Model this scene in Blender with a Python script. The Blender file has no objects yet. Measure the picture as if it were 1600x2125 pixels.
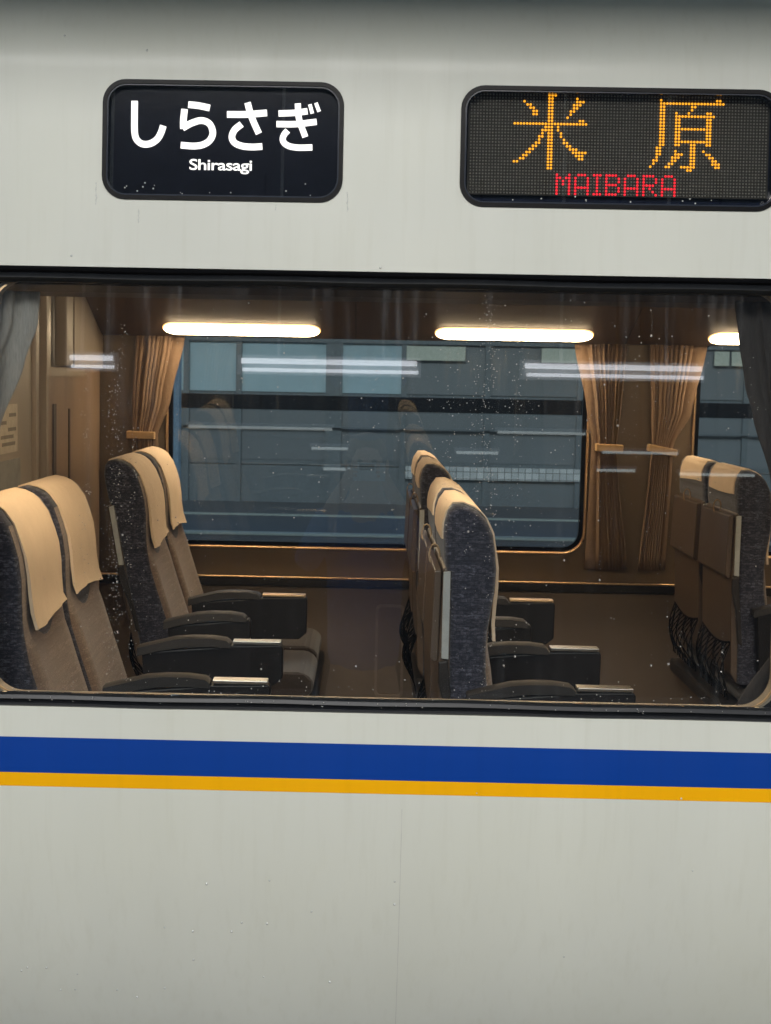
import bpy, bmesh, math, random
from mathutils import Vector, Matrix
from mathutils.geometry import delaunay_2d_cdt

random.seed(7)
S = bpy.context.scene
C = bpy.data.collections.new("scene"); S.collection.children.link(C)

# ------------------------------------------------------------------ camera
# Units are metres. x runs along the train, y into it, z up; z = 0 is eye height,
# the station platform is at z = -1.5 and the outer window glass near y = 0.
cam_d = bpy.data.cameras.new("camera"); cam = bpy.data.objects.new("camera", cam_d); C.objects.link(cam)
yaw, pitch, roll = math.radians(-0.7601), math.radians(-5.1808), math.radians(1.07)
fw = Vector((math.sin(yaw)*math.cos(pitch), math.cos(yaw)*math.cos(pitch), math.sin(pitch)))
rt = fw.cross(Vector((0, 0, 1))).normalized(); up = rt.cross(fw)
r2 = rt*math.cos(roll) + up*math.sin(roll); u2 = -rt*math.sin(roll) + up*math.cos(roll)
m = Matrix((r2, u2, -fw)).transposed().to_4x4(); m.translation = (0, -2.93, 0)
cam.matrix_world = m
cam_d.sensor_fit = 'VERTICAL'; cam_d.sensor_height = 24; cam_d.lens = 24*3064/2125
cam_d.shift_x = 81/2125; cam_d.clip_start = 0.05; cam_d.clip_end = 500
cam_d.dof.use_dof = True; cam_d.dof.focus_distance = 2.95; cam_d.dof.aperture_fstop = 12
S.camera = cam

# ------------------------------------------------------------------ light
SUN_EL, SUN_AZ = 24, -8        # soft daylight reaching in under the platform roof, from behind the photographer
W = bpy.data.worlds.new("World"); S.world = W; W.use_nodes = True
nt = W.node_tree; bg = nt.nodes["Background"]
sky = nt.nodes.new("ShaderNodeTexSky"); sky.sky_type = 'NISHITA'; sky.sun_disc = False
sky.sun_elevation = math.radians(SUN_EL); sky.sun_rotation = math.radians(180+SUN_AZ)
sky.dust_density = 0.6; sky.air_density = 1.0
nt.links.new(sky.outputs[0], bg.inputs[0]); bg.inputs[1].default_value = 0.15
sl = bpy.data.lights.new("sun", 'SUN'); sun = bpy.data.objects.new("sun", sl); C.objects.link(sun)
sl.energy = 1.5; sl.angle = math.radians(30); sl.color = (1.0, 0.98, 0.93)
sd = Vector((math.sin(math.radians(SUN_AZ))*math.cos(math.radians(SUN_EL)), -math.cos(math.radians(SUN_AZ))*math.cos(math.radians(SUN_EL)), math.sin(math.radians(SUN_EL))))
sun.rotation_euler = sd.to_track_quat('Z', 'Y').to_euler()
S.view_settings.view_transform = 'Standard'; S.view_settings.look = 'None'
EXPO = 1.18; K = 2**-EXPO
S.view_settings.exposure = EXPO; S.view_settings.gamma = 1.0
S.cycles.max_bounces = 10; S.cycles.transparent_max_bounces = 24; S.cycles.sample_clamp_indirect = 6

# ------------------------------------------------------------------ materials
class N:
    def __init__(s, name):
        s.m = bpy.data.materials.new(name); s.m.use_nodes = True
        s.t = s.m.node_tree; s.p = s.t.nodes["Principled BSDF"]; s.out = s.t.nodes["Material Output"]
    def n(s, kind, **kw):
        x = s.t.nodes.new(kind)
        for k, v in kw.items(): setattr(x, k, v)
        return x
    def l(s, a, b): s.t.links.new(a, b)
    def coords(s, scale=(1, 1, 1)):
        tc = s.n("ShaderNodeTexCoord"); mp = s.n("ShaderNodeMapping"); mp.inputs["Scale"].default_value = scale
        s.l(tc.outputs["Object"], mp.inputs[0]); return mp.outputs[0]
    def noise(s, scale, sc=(1, 1, 1), detail=4, rough=.55):
        x = s.n("ShaderNodeTexNoise"); x.inputs["Scale"].default_value = scale; x.inputs["Detail"].default_value = detail
        x.inputs["Roughness"].default_value = rough; s.l(s.coords(sc), x.inputs["Vector"]); return x.outputs["Fac"]
    def ramp(s, fac, stops):
        r = s.n("ShaderNodeValToRGB"); e = r.color_ramp.elements
        while len(e) < len(stops): e.new(.5)
        for q, (p, c) in zip(e, stops): q.position = p; q.color = (*c, 1) if len(c) == 3 else c
        s.l(fac, r.inputs[0]); return r.outputs[0]
    def bump(s, h, strength=.2, dist=.002):
        b = s.n("ShaderNodeBump"); b.inputs["Strength"].default_value = strength; b.inputs["Distance"].default_value = dist
        s.l(h, b.inputs["Height"]); s.l(b.outputs[0], s.p.inputs["Normal"])
    def mix(s, f, a, b, mode='MIX'):
        x = s.n("ShaderNodeMix", data_type='RGBA', blend_type=mode)
        for inp, v in ((0, f), (6, a), (7, b)):
            if isinstance(v, (int, float)): x.inputs[inp].default_value = v
            elif isinstance(v, tuple): x.inputs[inp].default_value = (*v, 1)
            else: s.l(v, x.inputs[inp])
        return x.outputs[2]

def plain(name, col, rough=.5, metal=0, var=.12, scale=30, coat=0, bump=0, sc=(1, 1, 1), spec=.5):
    k = N(name); k.p.inputs['Specular IOR Level'].default_value = spec; k.p.inputs["Roughness"].default_value = rough; k.p.inputs["Metallic"].default_value = metal
    k.p.inputs["Coat Weight"].default_value = coat; k.p.inputs["Coat Roughness"].default_value = .15
    a = tuple(c*(1-var) for c in col); b = tuple(min(1, c*(1+var)) for c in col)
    f = k.noise(scale, sc)
    k.l(k.ramp(f, [(.3, a), (.7, b)]), k.p.inputs["Base Color"])
    if bump: k.bump(f, bump)
    return k.m

def emit(name, col, st):
    k = N(name); k.p.inputs["Base Color"].default_value = (*[c*.5 for c in col], 1)
    k.p.inputs["Emission Color"].default_value = (*col, 1); k.p.inputs["Emission Strength"].default_value = st
    return k.m

def paint(name, col, streak=.10, coat=.35, spec=.5):
    k = N(name); k.p.inputs['Specular IOR Level'].default_value = spec
    f = k.noise(4, (1, 1, .10), 4); g = k.noise(55, (1, 1, .03), 3); h = k.noise(2.2, (1, 1, 1), 3)
    c = k.ramp(f, [(.25, tuple(x*(1-streak) for x in col)), (.72, col)])
    c = k.mix(k.ramp(g, [(.52, (0, 0, 0)), (.80, (.20, .20, .20))]), c, tuple(x*.74 for x in (col[0]*1.02, col[1]*.99, col[2]*.9)))
    c = k.mix(k.ramp(h, [(.42, (0, 0, 0)), (.75, (.18, .18, .18))]), c, (col[0]*.95, col[1]*.93, col[2]*.80))
    k.l(c, k.p.inputs["Base Color"])
    k.l(k.ramp(k.noise(14, (1, 1, .3), 5), [(.3, (.40,)*3), (.75, (.50,)*3)]), k.p.inputs["Roughness"])
    k.p.inputs["Coat Weight"].default_value = coat; k.p.inputs["Coat Roughness"].default_value = .18
    k.bump(k.noise(2.6, (1, 1, .5), 3), .22, .03)
    return k.m

def pane_mat(name, tint, dirt=.06, refl=1.0):
    k = N(name); t = k.t; t.nodes.remove(k.p)
    tr = k.n("ShaderNodeBsdfTransparent"); tr.inputs[0].default_value = (*tint, 1)
    gl = k.n("ShaderNodeBsdfGlossy"); gl.inputs["Roughness"].default_value = .004; gl.inputs[0].default_value = (refl, refl, refl, 1)
    fr = k.n("ShaderNodeFresnel"); fr.inputs[0].default_value = 1.5
    m1 = k.n("ShaderNodeMixShader"); k.l(fr.outputs[0], m1.inputs[0]); k.l(tr.outputs[0], m1.inputs[1]); k.l(gl.outputs[0], m1.inputs[2])
    if dirt:
        df = k.n("ShaderNodeBsdfDiffuse"); df.inputs[0].default_value = (.62, .64, .66, 1)
        a = k.noise(60, (1, 1, .035), 3); b = k.noise(3.0, (1, 1, 1), 4)
        mu = k.n("ShaderNodeMath", operation='MULTIPLY')
        k.l(k.ramp(a, [(.48, (.06,)*3), (.60, (.25,)*3), (.70, (1,)*3)]), mu.inputs[0]); k.l(k.ramp(b, [(.35, (.2,)*3), (.7, (1,)*3)]), mu.inputs[1])
        m2 = k.n("ShaderNodeMath", operation='MULTIPLY'); k.l(mu.outputs[0], m2.inputs[0]); m2.inputs[1].default_value = dirt
        tcz = k.n("ShaderNodeTexCoord"); sz = k.n("ShaderNodeSeparateXYZ"); k.l(tcz.outputs["Object"], sz.inputs[0])
        mz = k.n("ShaderNodeMapRange"); mz.inputs[1].default_value = 1.38; mz.inputs[2].default_value = 1.66; mz.inputs[3].default_value = .22; mz.inputs[4].default_value = 1
        k.l(sz.outputs[2], mz.inputs[0]); m3 = k.n("ShaderNodeMath", operation='MULTIPLY'); k.l(m2.outputs[0], m3.inputs[0]); k.l(mz.outputs[0], m3.inputs[1]); m2 = m3
        ms = k.n("ShaderNodeMixShader"); k.l(m2.outputs[0], ms.inputs[0]); k.l(m1.outputs[0], ms.inputs[1]); k.l(df.outputs[0], ms.inputs[2])
        k.l(ms.outputs[0], k.out.inputs[0])
    else: k.l(m1.outputs[0], k.out.inputs[0])
    return k.m

def weave(name, dark, light, amount=.5, scale=90, warmth=None):
    k = N(name)
    a = k.noise(scale, (1, 1, 2.2), 5, .7); b = k.noise(scale*.40, (.5, .5, 1.6), 3)
    v = k.n("ShaderNodeTexBrick"); v.inputs["Scale"].default_value = 62; v.inputs["Mortar Size"].default_value = .03
    v.inputs["Brick Width"].default_value = .9; v.inputs["Row Height"].default_value = .55
    v.inputs[1].default_value = (.2, .2, .2, 1); v.inputs[2].default_value = (.9, .9, .9, 1); v.inputs[3].default_value = (0, 0, 0, 1)
    mp = k.n("ShaderNodeMapping"); mp.inputs["Rotation"].default_value = (math.pi/2, 0, 0)
    tc = k.n("ShaderNodeTexCoord"); k.l(tc.outputs["Object"], mp.inputs[0]); k.l(mp.outputs[0], v.inputs[0])
    f = k.n("ShaderNodeMath", operation='MULTIPLY'); k.l(v.outputs[0], f.inputs[0]); k.l(k.ramp(a, [(.42, (0,)*3), (.68, (1,)*3)]), f.inputs[1])
    g = k.n("ShaderNodeMath", operation='MULTIPLY'); k.l(f.outputs[0], g.inputs[0]); k.l(k.ramp(b, [(.35, (.35,)*3), (.65, (1,)*3)]), g.inputs[1])
    k.l(k.mix(g.outputs[0], dark, light), k.p.inputs["Base Color"])
    k.p.inputs["Roughness"].default_value = .95; k.p.inputs["Sheen Weight"].default_value = .25; k.p.inputs["Sheen Roughness"].default_value = .5
    k.bump(g.outputs[0], .5, .0015)
    return k.m

M = {}
M['paint'] = paint("cream_paint", (.70, .70, .615), .07, .15)
M['blue'] = paint("blue_paint", (.0008, .047, .30), .08, 0, .2)
M['yellow'] = paint("yellow_paint", (1.0, .47, .0), .10, 0, .2)
M['rubber'] = plain("black_rubber", (.005, .005, .006), .28, bump=.15, spec=.10)
M['gasket'] = plain("dark_gasket", (.012, .013, .015), .30, spec=.35)
M['black_glass'] = plain("black_panel", (.008, .008, .010), .12)
M['pane'] = pane_mat("window_glass", (.90, .91, .90), .085)
M['far_pane'] = pane_mat("far_window_glass", (.80, .86, .88), .12)
M['sign_pane'] = pane_mat("sign_glass", (.97, .97, .97), 0)
M['wall'] = plain("brown_wall_panel", (.185, .134, .088), .42, scale=4, var=.10)
M['wall_low'] = plain("brown_lower_panel", (.20, .155, .12), .38, scale=3, var=.12)
M['ledge'] = plain("dark_ledge", (.02, .018, .017), .5)
M['trim'] = plain("bronze_trim", (.75, .52, .30), .38, metal=1)
M['floor'] = plain("brown_floor", (.05, .04, .035), .6)
M['ceiling'] = plain("ceiling_panel", (.30, .25, .20), .6)
M['rack'] = plain("rack_panel", (.100, .068, .048), .45, scale=4)
M['lining'] = plain("window_lining", (.32, .27, .21), .45)
M['bulk'] = plain("bulkhead_panel", (.32, .265, .21), .5, scale=3, var=.06)
M['door'] = plain("door_panel", (.27, .19, .135), .4, scale=6, var=.16, sc=(1, 1, .2))
M['door_dark'] = plain("dark_recess", (.07, .05, .04), .5)
M['steel'] = plain("brushed_steel", (.45, .44, .42), .3, metal=1)
M['lamp'] = emit("lamp_diffuser", (1.0, .75, .47), 36*K)
M['lamp_rim'] = emit("lamp_rim", (1.0, .50, .16), 2.2*K)
M['fabric_side'] = weave("blue_grey_fabric", (.013, .015, .027), (.20, .20, .27))
M['fabric_front'] = weave("brown_fabric", (.15, .105, .078), (.42, .30, .22), scale=160)
M['cushion'] = weave("cushion_fabric", (.028, .020, .017), (.075, .054, .042), scale=160)
M['cover'] = plain("tan_cover", (.74, .585, .425), .9, scale=14, var=.05, bump=.6)
M['shell'] = plain("dark_shell", (.028, .025, .024), .45, spec=.25)
M['tray'] = plain("brown_tray", (.095, .067, .048), .42, scale=8, var=.05)
M['tray_edge'] = plain("grey_tray_edge", (.40, .42, .42), .4)
M['arm'] = plain("armrest_plastic", (.012, .0115, .013), .42, spec=.25)
M['armpad'] = plain("armrest_pad", (.035, .033, .033), .55, spec=.25, bump=.2)
M['net'] = plain("black_net", (.003, .003, .003), .9, spec=.1)
M['hook'] = plain("hook_plastic", (.42, .30, .18), .35)
M['curtain'] = plain("brown_curtain", (.23, .153, .10), .95, scale=140, var=.15, bump=.2, sc=(3, 1, .4))
M['curtain_lit'] = plain("lit_grey_curtain", (.34, .33, .31), .95, scale=120, var=.15, sc=(3, 1, .4))  # near curtain in its lit tone, daylight put into the colour
M['curtain_shaded'] = plain("shaded_grey_curtain", (.040, .035, .034), .95, scale=120, var=.2, sc=(3, 1, .4))  # same kind of curtain darkened in colour to stand for shade
M['tie'] = plain("tie_band", (.42, .27, .13), .8)
M['letter'] = None
M['sign_face'] = plain("sign_face", (.008, .0095, .016), .10, spec=.25)
M['led_board'] = plain("led_board", (.034, .032, .026), .6, spec=.12)
M['led_off'] = plain("unlit_led", (.17, .165, .13), .45, var=.4, scale=300)
M['led_amber'] = emit("amber_led", (1.0, .40, .012), 1.35*K)
M['led_red'] = emit("red_led", (1.0, .012, .03), 1.15*K)
M['platform'] = plain("platform_asphalt", (.062, .050, .034), .55, bump=.3)
M['tactile'] = plain("tactile_yellow", (.55, .38, .04), .6)
M['canopy'] = plain("canopy_panel", (.26, .25, .20), .7)
M['dark_steel'] = plain("dark_steel", (.014, .014, .015), .5, spec=.2)
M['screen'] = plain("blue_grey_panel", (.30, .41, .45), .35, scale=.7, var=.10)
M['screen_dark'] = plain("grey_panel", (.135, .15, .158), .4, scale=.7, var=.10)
M['post_grey'] = plain('post_grey', (.11, .13, .14), .5)
M['screen_low'] = plain('low_panel', (.12, .14, .15), .5)
M['pale'] = plain("pale_panel", (.42, .45, .38), .5)
M['concrete'] = plain("concrete", (.22, .22, .21), .8, scale=3)
M['ballast'] = plain("ballast", (.09, .08, .07), .95, scale=25, var=.4, bump=.6)
M['rail'] = plain("rail_steel", (.35, .33, .31), .3, metal=1)
M['building'] = plain("backdrop_building", (.055, .056, .060), .7, scale=.6, var=.25)
M['tube'] = emit("fluorescent_tube", (.90, .93, 1.0), 6.5*K)
M['tube_dim'] = emit("dim_tube", (.85, .95, .95), 2.2*K)  # emission kept low so the mirrored lamp lines stay faint
M['fixture'] = plain("lamp_fixture", (.5, .5, .5), .5)
M['paper'] = plain("paper_notice", (.55, .48, .38), .7)
M['ink'] = plain("notice_ink", (.24, .21, .17), .7)
# letters: backlit white film, the tube behind them lights the top edge less
k = N("backlit_letter"); tc = k.n("ShaderNodeTexCoord"); sp = k.n("ShaderNodeSeparateXYZ"); k.l(tc.outputs["Object"], sp.inputs[0])
mr = k.n("ShaderNodeMapRange"); mr.inputs[1].default_value = .515; mr.inputs[2].default_value = .522; mr.inputs[3].default_value = 1.5*K; mr.inputs[4].default_value = .88*K
k.l(sp.outputs[2], mr.inputs[0]); k.l(mr.outputs[0], k.p.inputs["Emission Strength"])
k.p.inputs["Emission Color"].default_value = (1.0, .985, .93, 1); k.p.inputs["Base Color"].default_value = (.5, .5, .48, 1)
M['letter'] = k.m
k = N("water_drop"); k.p.inputs["Base Color"].default_value = (.72, .70, .66, 1); k.p.inputs["Roughness"].default_value = .08  # whitish base colour stands for the sky light the drops catch
k.p.inputs["Transmission Weight"].default_value = .55; k.p.inputs["IOR"].default_value = 1.33; M['drop'] = k.m
M['bead'] = plain('water_bead', (.80, .80, .76), .08, var=.02, coat=1)  # pale base puts the beads' bright highlights into the colour
M['bead'].node_tree.nodes['Principled BSDF'].inputs['Transmission Weight'].default_value = .25
# tiled strip: small pale tiles with dark joints, too far away to tell apart
k = N("white_tiles"); b = k.n("ShaderNodeTexBrick"); b.offset = 0; b.inputs["Scale"].default_value = 12; b.inputs["Mortar Size"].default_value = .045
b.inputs["Brick Width"].default_value = 1; b.inputs["Row Height"].default_value = 1
b.inputs[1].default_value = (.55, .57, .56, 1); b.inputs[2].default_value = (.36, .38, .38, 1); b.inputs[3].default_value = (.06, .06, .06, 1)
mp = k.n("ShaderNodeMapping"); mp.inputs["Rotation"].default_value = (math.pi/2, 0, 0); tc = k.n("ShaderNodeTexCoord")
k.l(tc.outputs["Object"], mp.inputs[0]); k.l(mp.outputs[0], b.inputs[0]); k.l(b.outputs[0], k.p.inputs["Base Color"]); M['tiles'] = k.m

# ------------------------------------------------------------------ mesh helpers
def tag(o, label=None, cat=None, group=None, kind=None):
    if label: o["label"] = label
    if cat: o["category"] = cat
    if group: o["group"] = group
    if kind: o["kind"] = kind
    return o
def empty(name, loc, label=None, cat=None, group=None, kind=None):
    o = bpy.data.objects.new(name, None); C.objects.link(o); o.location = loc; o.empty_display_size = .1
    return tag(o, label, cat, group, kind)
def origin(o):
    v = Vector((0, 0, 0))
    while o is not None: v = v + Vector(o.location); o = o.parent
    return v
class MB:
    """collects shapes in world coordinates and links them as one mesh object"""
    def __init__(s): s.v = []; s.f = []
    def add(s, vs, fs):
        b = len(s.v); s.v += [tuple(p) for p in vs]; s.f += [tuple(b+i for i in f) for f in fs]; return s
    def box(s, a, b, mat=None):
        (x0, y0, z0), (x1, y1, z1) = a, b
        vs = [(x0, y0, z0), (x1, y0, z0), (x1, y1, z0), (x0, y1, z0), (x0, y0, z1), (x1, y0, z1), (x1, y1, z1), (x0, y1, z1)]
        if mat: vs = [mat @ Vector(p) for p in vs]
        return s.add(vs, [(0, 3, 2, 1), (4, 5, 6, 7), (0, 1, 5, 4), (1, 2, 6, 5), (2, 3, 7, 6), (3, 0, 4, 7)])
    def loft(s, rings, closed=True, caps=True):
        n = len(rings[0]); vs = [p for r in rings for p in r]; fs = []
        for i in range(len(rings)-1):
            for j in range(n if closed else n-1):
                k2 = (j+1) % n; fs.append((i*n+j, i*n+k2, (i+1)*n+k2, (i+1)*n+j))
        if caps and closed: fs += [tuple(range(n-1, -1, -1)), tuple((len(rings)-1)*n+j for j in range(n))]
        return s.add(vs, fs)
    def tube(s, pts, r, n=8):
        pts = [Vector(p) for p in pts]; rings = []
        for i, p in enumerate(pts):
            d = (pts[min(i+1, len(pts)-1)]-pts[max(i-1, 0)]).normalized()
            a = d.cross(Vector((0, 0, 1)) if abs(d.z) < .9 else Vector((1, 0, 0))).normalized(); b = d.cross(a)
            rr_ = r[i] if isinstance(r, (list, tuple)) else r
            rings.append([p+a*rr_*math.cos(2*math.pi*j/n)+b*rr_*math.sin(2*math.pi*j/n) for j in range(n)])
        return s.loft(rings)
    def prism(s, loop, axis, a, b):
        """extrude a 2-D loop along an axis ('x': loop is (y,z); 'y': loop is (x,z))"""
        def P(u, v, t): return (t, u, v) if axis == 'x' else (u, t, v)
        return s.loft([[P(u, v, a) for u, v in loop], [P(u, v, b) for u, v in loop]])
    def sphere(s, c, r, sx=1, sy=1, sz=1, n=8, m_=5):
        rings = []
        for i in range(1, m_):
            t = math.pi*i/m_
            rings.append([(c[0]+r*sx*math.sin(t)*math.cos(2*math.pi*j/n), c[1]+r*sy*math.sin(t)*math.sin(2*math.pi*j/n), c[2]+r*sz*math.cos(t)) for j in range(n)])
        return s.loft(rings)
    def build(s, name, mat, parent=None, smooth=False, bevel=0, kind=None, label=None):
        me = bpy.data.meshes.new(name); o_ = origin(parent) if parent is not None else Vector((0, 0, 0))
        me.from_pydata([tuple(Vector(p)-o_) for p in s.v], [], s.f); me.validate()
        bm = bmesh.new(); bm.from_mesh(me); bmesh.ops.recalc_face_normals(bm, faces=bm.faces); bm.to_mesh(me); bm.free()
        if smooth:
            for p in me.polygons: p.use_smooth = True
        me.materials.append(mat)
        o = bpy.data.objects.new(name, me); C.objects.link(o)
        if parent is not None: o.parent = parent
        if bevel:
            b = o.modifiers.new("bevel", 'BEVEL'); b.width = bevel; b.segments = 2; b.limit_method = 'ANGLE'
        tag(o, label=label, kind=kind); return o
def smooth_angle(o, deg=35):
    me = o.data
    for p in me.polygons: p.use_smooth = True
    bm = bmesh.new(); bm.from_mesh(me)
    for e in bm.edges:
        e.smooth = not (len(e.link_faces) == 2 and e.calc_face_angle(0) > math.radians(deg))
    bm.to_mesh(me); bm.free(); return o

def rr(x0, x1, z0, z1, r, n=8):
    out = []
    for cx, cz, a0 in ((x1-r, z0+r, -90), (x1-r, z1-r, 0), (x0+r, z1-r, 90), (x0+r, z0+r, 180)):
        for i in range(n+1):
            a = math.radians(a0+90*i/n); out.append((cx+r*math.cos(a), cz+r*math.sin(a)))
    return out
def catmull(pts, n=8):
    P = [Vector(p) for p in pts]; P = [P[0]*2-P[1]]+P+[P[-1]*2-P[-2]]; out = []
    for i in range(1, len(P)-2):
        for j in range(n):
            t = j/n; a, b, c, d = P[i-1], P[i], P[i+1], P[i+2]
            out.append(.5*((2*b)+(c-a)*t+(2*a-5*b+4*c-d)*t*t+(3*b-a-3*c+d)*t*t*t))
    out.append(P[-2]); return out

# ------------------------------------------------------------------ profile of the train side
TT = math.tan(math.radians(3.4)); Z0 = -.25
def theta(z):
    if z < -.72: return math.radians(max(3.4-(-.72-z)*42, -24))
    if z > .60: return math.radians(min(3.4+((z-.60)/.15)**1.2*30, 62))
    return math.radians(3.4)
TAB = {}
def build_tab():
    st = .005; y = (.6-Z0)*TT; z = .6; TAB['up'] = [(z, y)]
    while z < 1.15: y += st*math.tan(theta(z+st/2)); z += st; TAB['up'].append((z, y))
    y = (-.72-Z0)*TT; z = -.72; TAB['dn'] = [(z, y)]
    while z > -1.75: y -= st*math.tan(theta(z-st/2)); z -= st; TAB['dn'].append((z, y))
build_tab()
def side(z, off=0.0):
    if z > .6: i = min(int(round((z-.6)/.005)), len(TAB['up'])-1); return TAB['up'][i][1]+off
    if z < -.72: i = min(int(round((-.72-z)/.005)), len(TAB['dn'])-1); return TAB['dn'][i][1]+off
    return (z-Z0)*TT+off

def cdt_panel(name, outer, holes, rows, fmap, mat, parent, extra_x=None, normals=None):
    """a sheet with holes: 2-D constrained triangulation mapped onto a surface"""
    vs = []; es = []; loops = [outer]+holes
    for lp in loops:
        b = len(vs); vs += [Vector(p) for p in lp]; es += [(b+i, b+(i+1) % len(lp)) for i in range(len(lp))]
    xs = [p[0] for p in outer]; x0, x1 = min(xs), max(xs)
    for z in rows:
        n = 12; 
        for i in range(1, n):
            p = Vector((x0+(x1-x0)*i/n, z))
            if not any(min(q[0] for q in h)-.01 < p.x < max(q[0] for q in h)+.01 and min(q[1] for q in h)-.01 < p.y < max(q[1] for q in h)+.01 for h in holes): vs.append(p)
        b = len(vs); vs += [Vector((x0, z)), Vector((x1, z))]
        if not any(min(q[1] for q in h) < z < max(q[1] for q in h) for h in holes): es.append((b, b+1))
    V, E_, F, *_ = delaunay_2d_cdt(vs, es, [], 0, 1e-6)
    def inside(p, lp):
        c = False; j = len(lp)-1
        for i in range(len(lp)):
            if (lp[i][1] > p[1]) != (lp[j][1] > p[1]) and p[0] < (lp[j][0]-lp[i][0])*(p[1]-lp[i][1])/(lp[j][1]-lp[i][1])+lp[i][0]: c = not c
            j = i
        return c
    fs = []
    for f in F:
        c = sum((V[i] for i in f), Vector((0, 0)))/len(f)
        if inside(c, outer) and not any(inside(c, h) for h in holes): fs.append(tuple(f))
    me = bpy.data.meshes.new(name); o_ = origin(parent) if parent is not None else Vector((0, 0, 0))
    me.from_pydata([tuple(Vector(fmap(v.x, v.y))-o_) for v in V], [], fs)
    bm = bmesh.new(); bm.from_mesh(me)
    bmesh.ops.delete(bm, geom=[v for v in bm.verts if not v.link_faces], context='VERTS')
    for f in bm.faces:
        if f.normal.y > 0: f.normal_flip()
    bm.to_mesh(me); bm.free()
    for p in me.polygons: p.use_smooth = True
    if normals: me.normals_split_custom_set_from_vertices([normals(Vector(v.co)+o_) for v in me.vertices])
    me.materials.append(mat)
    o = bpy.data.objects.new(name, me); C.objects.link(o); o.parent = parent
    return o
def side_normal(p):
    t = theta(p.z); return Vector((0, -math.cos(t), math.sin(t)))

def ring(mb, outer, inner, y_out, y_in, fy=None):
    """a frame between two loops of the same length, y_out..y_in deep, following fy(z)"""
    g = fy or (lambda z: 0); n = len(outer)
    L = [[(x, g(z)+y_out, z) for x, z in outer], [(x, g(z)+y_out, z) for x, z in inner], [(x, g(z)+y_in, z) for x, z in inner], [(x, g(z)+y_in, z) for x, z in outer]]
    vs = [p for l in L for p in l]; fs = []
    for k_ in range(4):
        for i in range(n):
            j = (i+1) % n; a, b = k_, (k_+1) % 4
            fs.append((a*n+i, a*n+j, b*n+j, b*n+i))
    return mb.add(vs, fs)

# ------------------------------------------------------------------ the train carriage
XL, XR = -2.6, 3.0
car = empty("train_carriage", (0, 0, -1.5), "cream railway carriage with a blue and a yellow stripe below its long window", "train carriage")
SL = (-.667, .211)          # black window band, bottom and top
sign_a = rr(-.537, -.059, .345, .581, .046); sign_b = rr(.172, .803, .342, .580, .046)
slot = rr(-2.45, 2.85, SL[0], SL[1], .03)
rows = [-.72-.04*i for i in range(22)]+[.60+.02*i for i in range(27)]
cdt_panel("body_side", [(XL, -1.62), (XR, -1.62), (XR, 1.12), (XL, 1.12)], [slot, sign_a, sign_b], rows, lambda x, z: (x, side(z), z), M['paint'], car, normals=side_normal)
# edges of the sheet metal turned inwards
for nm, lp in (("sign_return", sign_a), ("sign_return", sign_b), ("band_return", slot)):
    b = MB(); n = len(lp)
    b.add([(x, side(z, 0), z) for x, z in lp]+[(x, side(z, .012), z) for x, z in lp], [(i, (i+1) % n, n+(i+1) % n, n+i) for i in range(n)])
    b.build(nm, M['paint'], car, smooth=True)
def strip(name, z0, z1, off, mat):
    b = MB(); zs = [z0+(z1-z0)*i/6 for i in range(7)]
    b.loft([[(XL, side(z, -off), z) for z in zs]+[(XL, side(z, .002), z) for z in reversed(zs)], [(XR, side(z, -off), z) for z in zs]+[(XR, side(z, .002), z) for z in reversed(zs)]])
    return b.build(name, mat, car)
strip("blue_stripe", -.801, -.729, .0012, M['blue']); strip("yellow_stripe", -.8290, -.8012, .0010, M['yellow'])
# vertical sheet joint low on the body
b = MB(); zs = [-1.6+.02*i for i in range(38)]
b.loft([[(.0835, side(z, -.0004), z) for z in zs], [(.0845, side(z, -.0004), z) for z in zs]], closed=False)
b.build("sheet_joint", plain("joint_line", (.52, .51, .46), .6), car)

# black band: rubber profiles top and bottom, glass flush between them
def profile_bar(name, zy, mat, x0=-2.44, x1=2.84, smooth=True):
    b = MB(); rings = []
    nseg = 60
    for i in range(nseg+1):
        x = x0+(x1-x0)*i/nseg; w = .0009*math.sin(i*1.3)+.0006*math.sin(i*.47+1)
        rings.append([(x, side(z)+y, z+w) for z, y in zy])
    b.loft(rings); o = b.build(name, mat, car); return smooth_angle(o, 40)
profile_bar("upper_gasket_lip", [(.2105, .002), (.2105, .014), (.199, .014), (.199, .004), (.203, -.001), (.208, -.002)], M['rubber'])
profile_bar("upper_gasket", [(.1985, .004), (.1985, .016), (.180, .018), (.1785, .008), (.181, .002), (.188, -.003), (.195, -.001)], M['gasket'])
profile_bar("lower_gasket", [(-.642, .010), (-.6405, .016), (-.656, .016), (-.6565, .004), (-.652, .000), (-.645, .003)], M['gasket'])
profile_bar("lower_gasket_lip", [(-.6567, .014), (-.6567, .002), (-.6595, -.004), (-.6640, -.0045), (-.6670, .0005), (-.6670, .014)], M['gasket'])

WN = [(-.757, .827), (1.225, 2.78)]      # near window openings
WF = [(-.763, .835), (1.225, 2.82)]      # far window openings
# outer panes and black band between them
gy = .010
for i, (a, bx) in enumerate(WN):
    zt, zb = .1800, -.6410
    w = MB().prism(rr(a-.045, bx+.045, zb, zt, .004), 'y', 0, .006)
    w.v = [(x, side(z)+gy+y, z) for x, y, z in w.v]
    w.build("window_pane", M['pane'], car)
for a, bx in ((-2.44, WN[0][0]-.046), (WN[0][1]+.046, WN[1][0]-.046)):
    w = MB().box((a, 0, -.641), (bx, .006, .180)); w.v = [(x, side(z)+gy+y, z) for x, y, z in w.v]
    w.build("black_band_panel", M['black_glass'], car)
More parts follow.
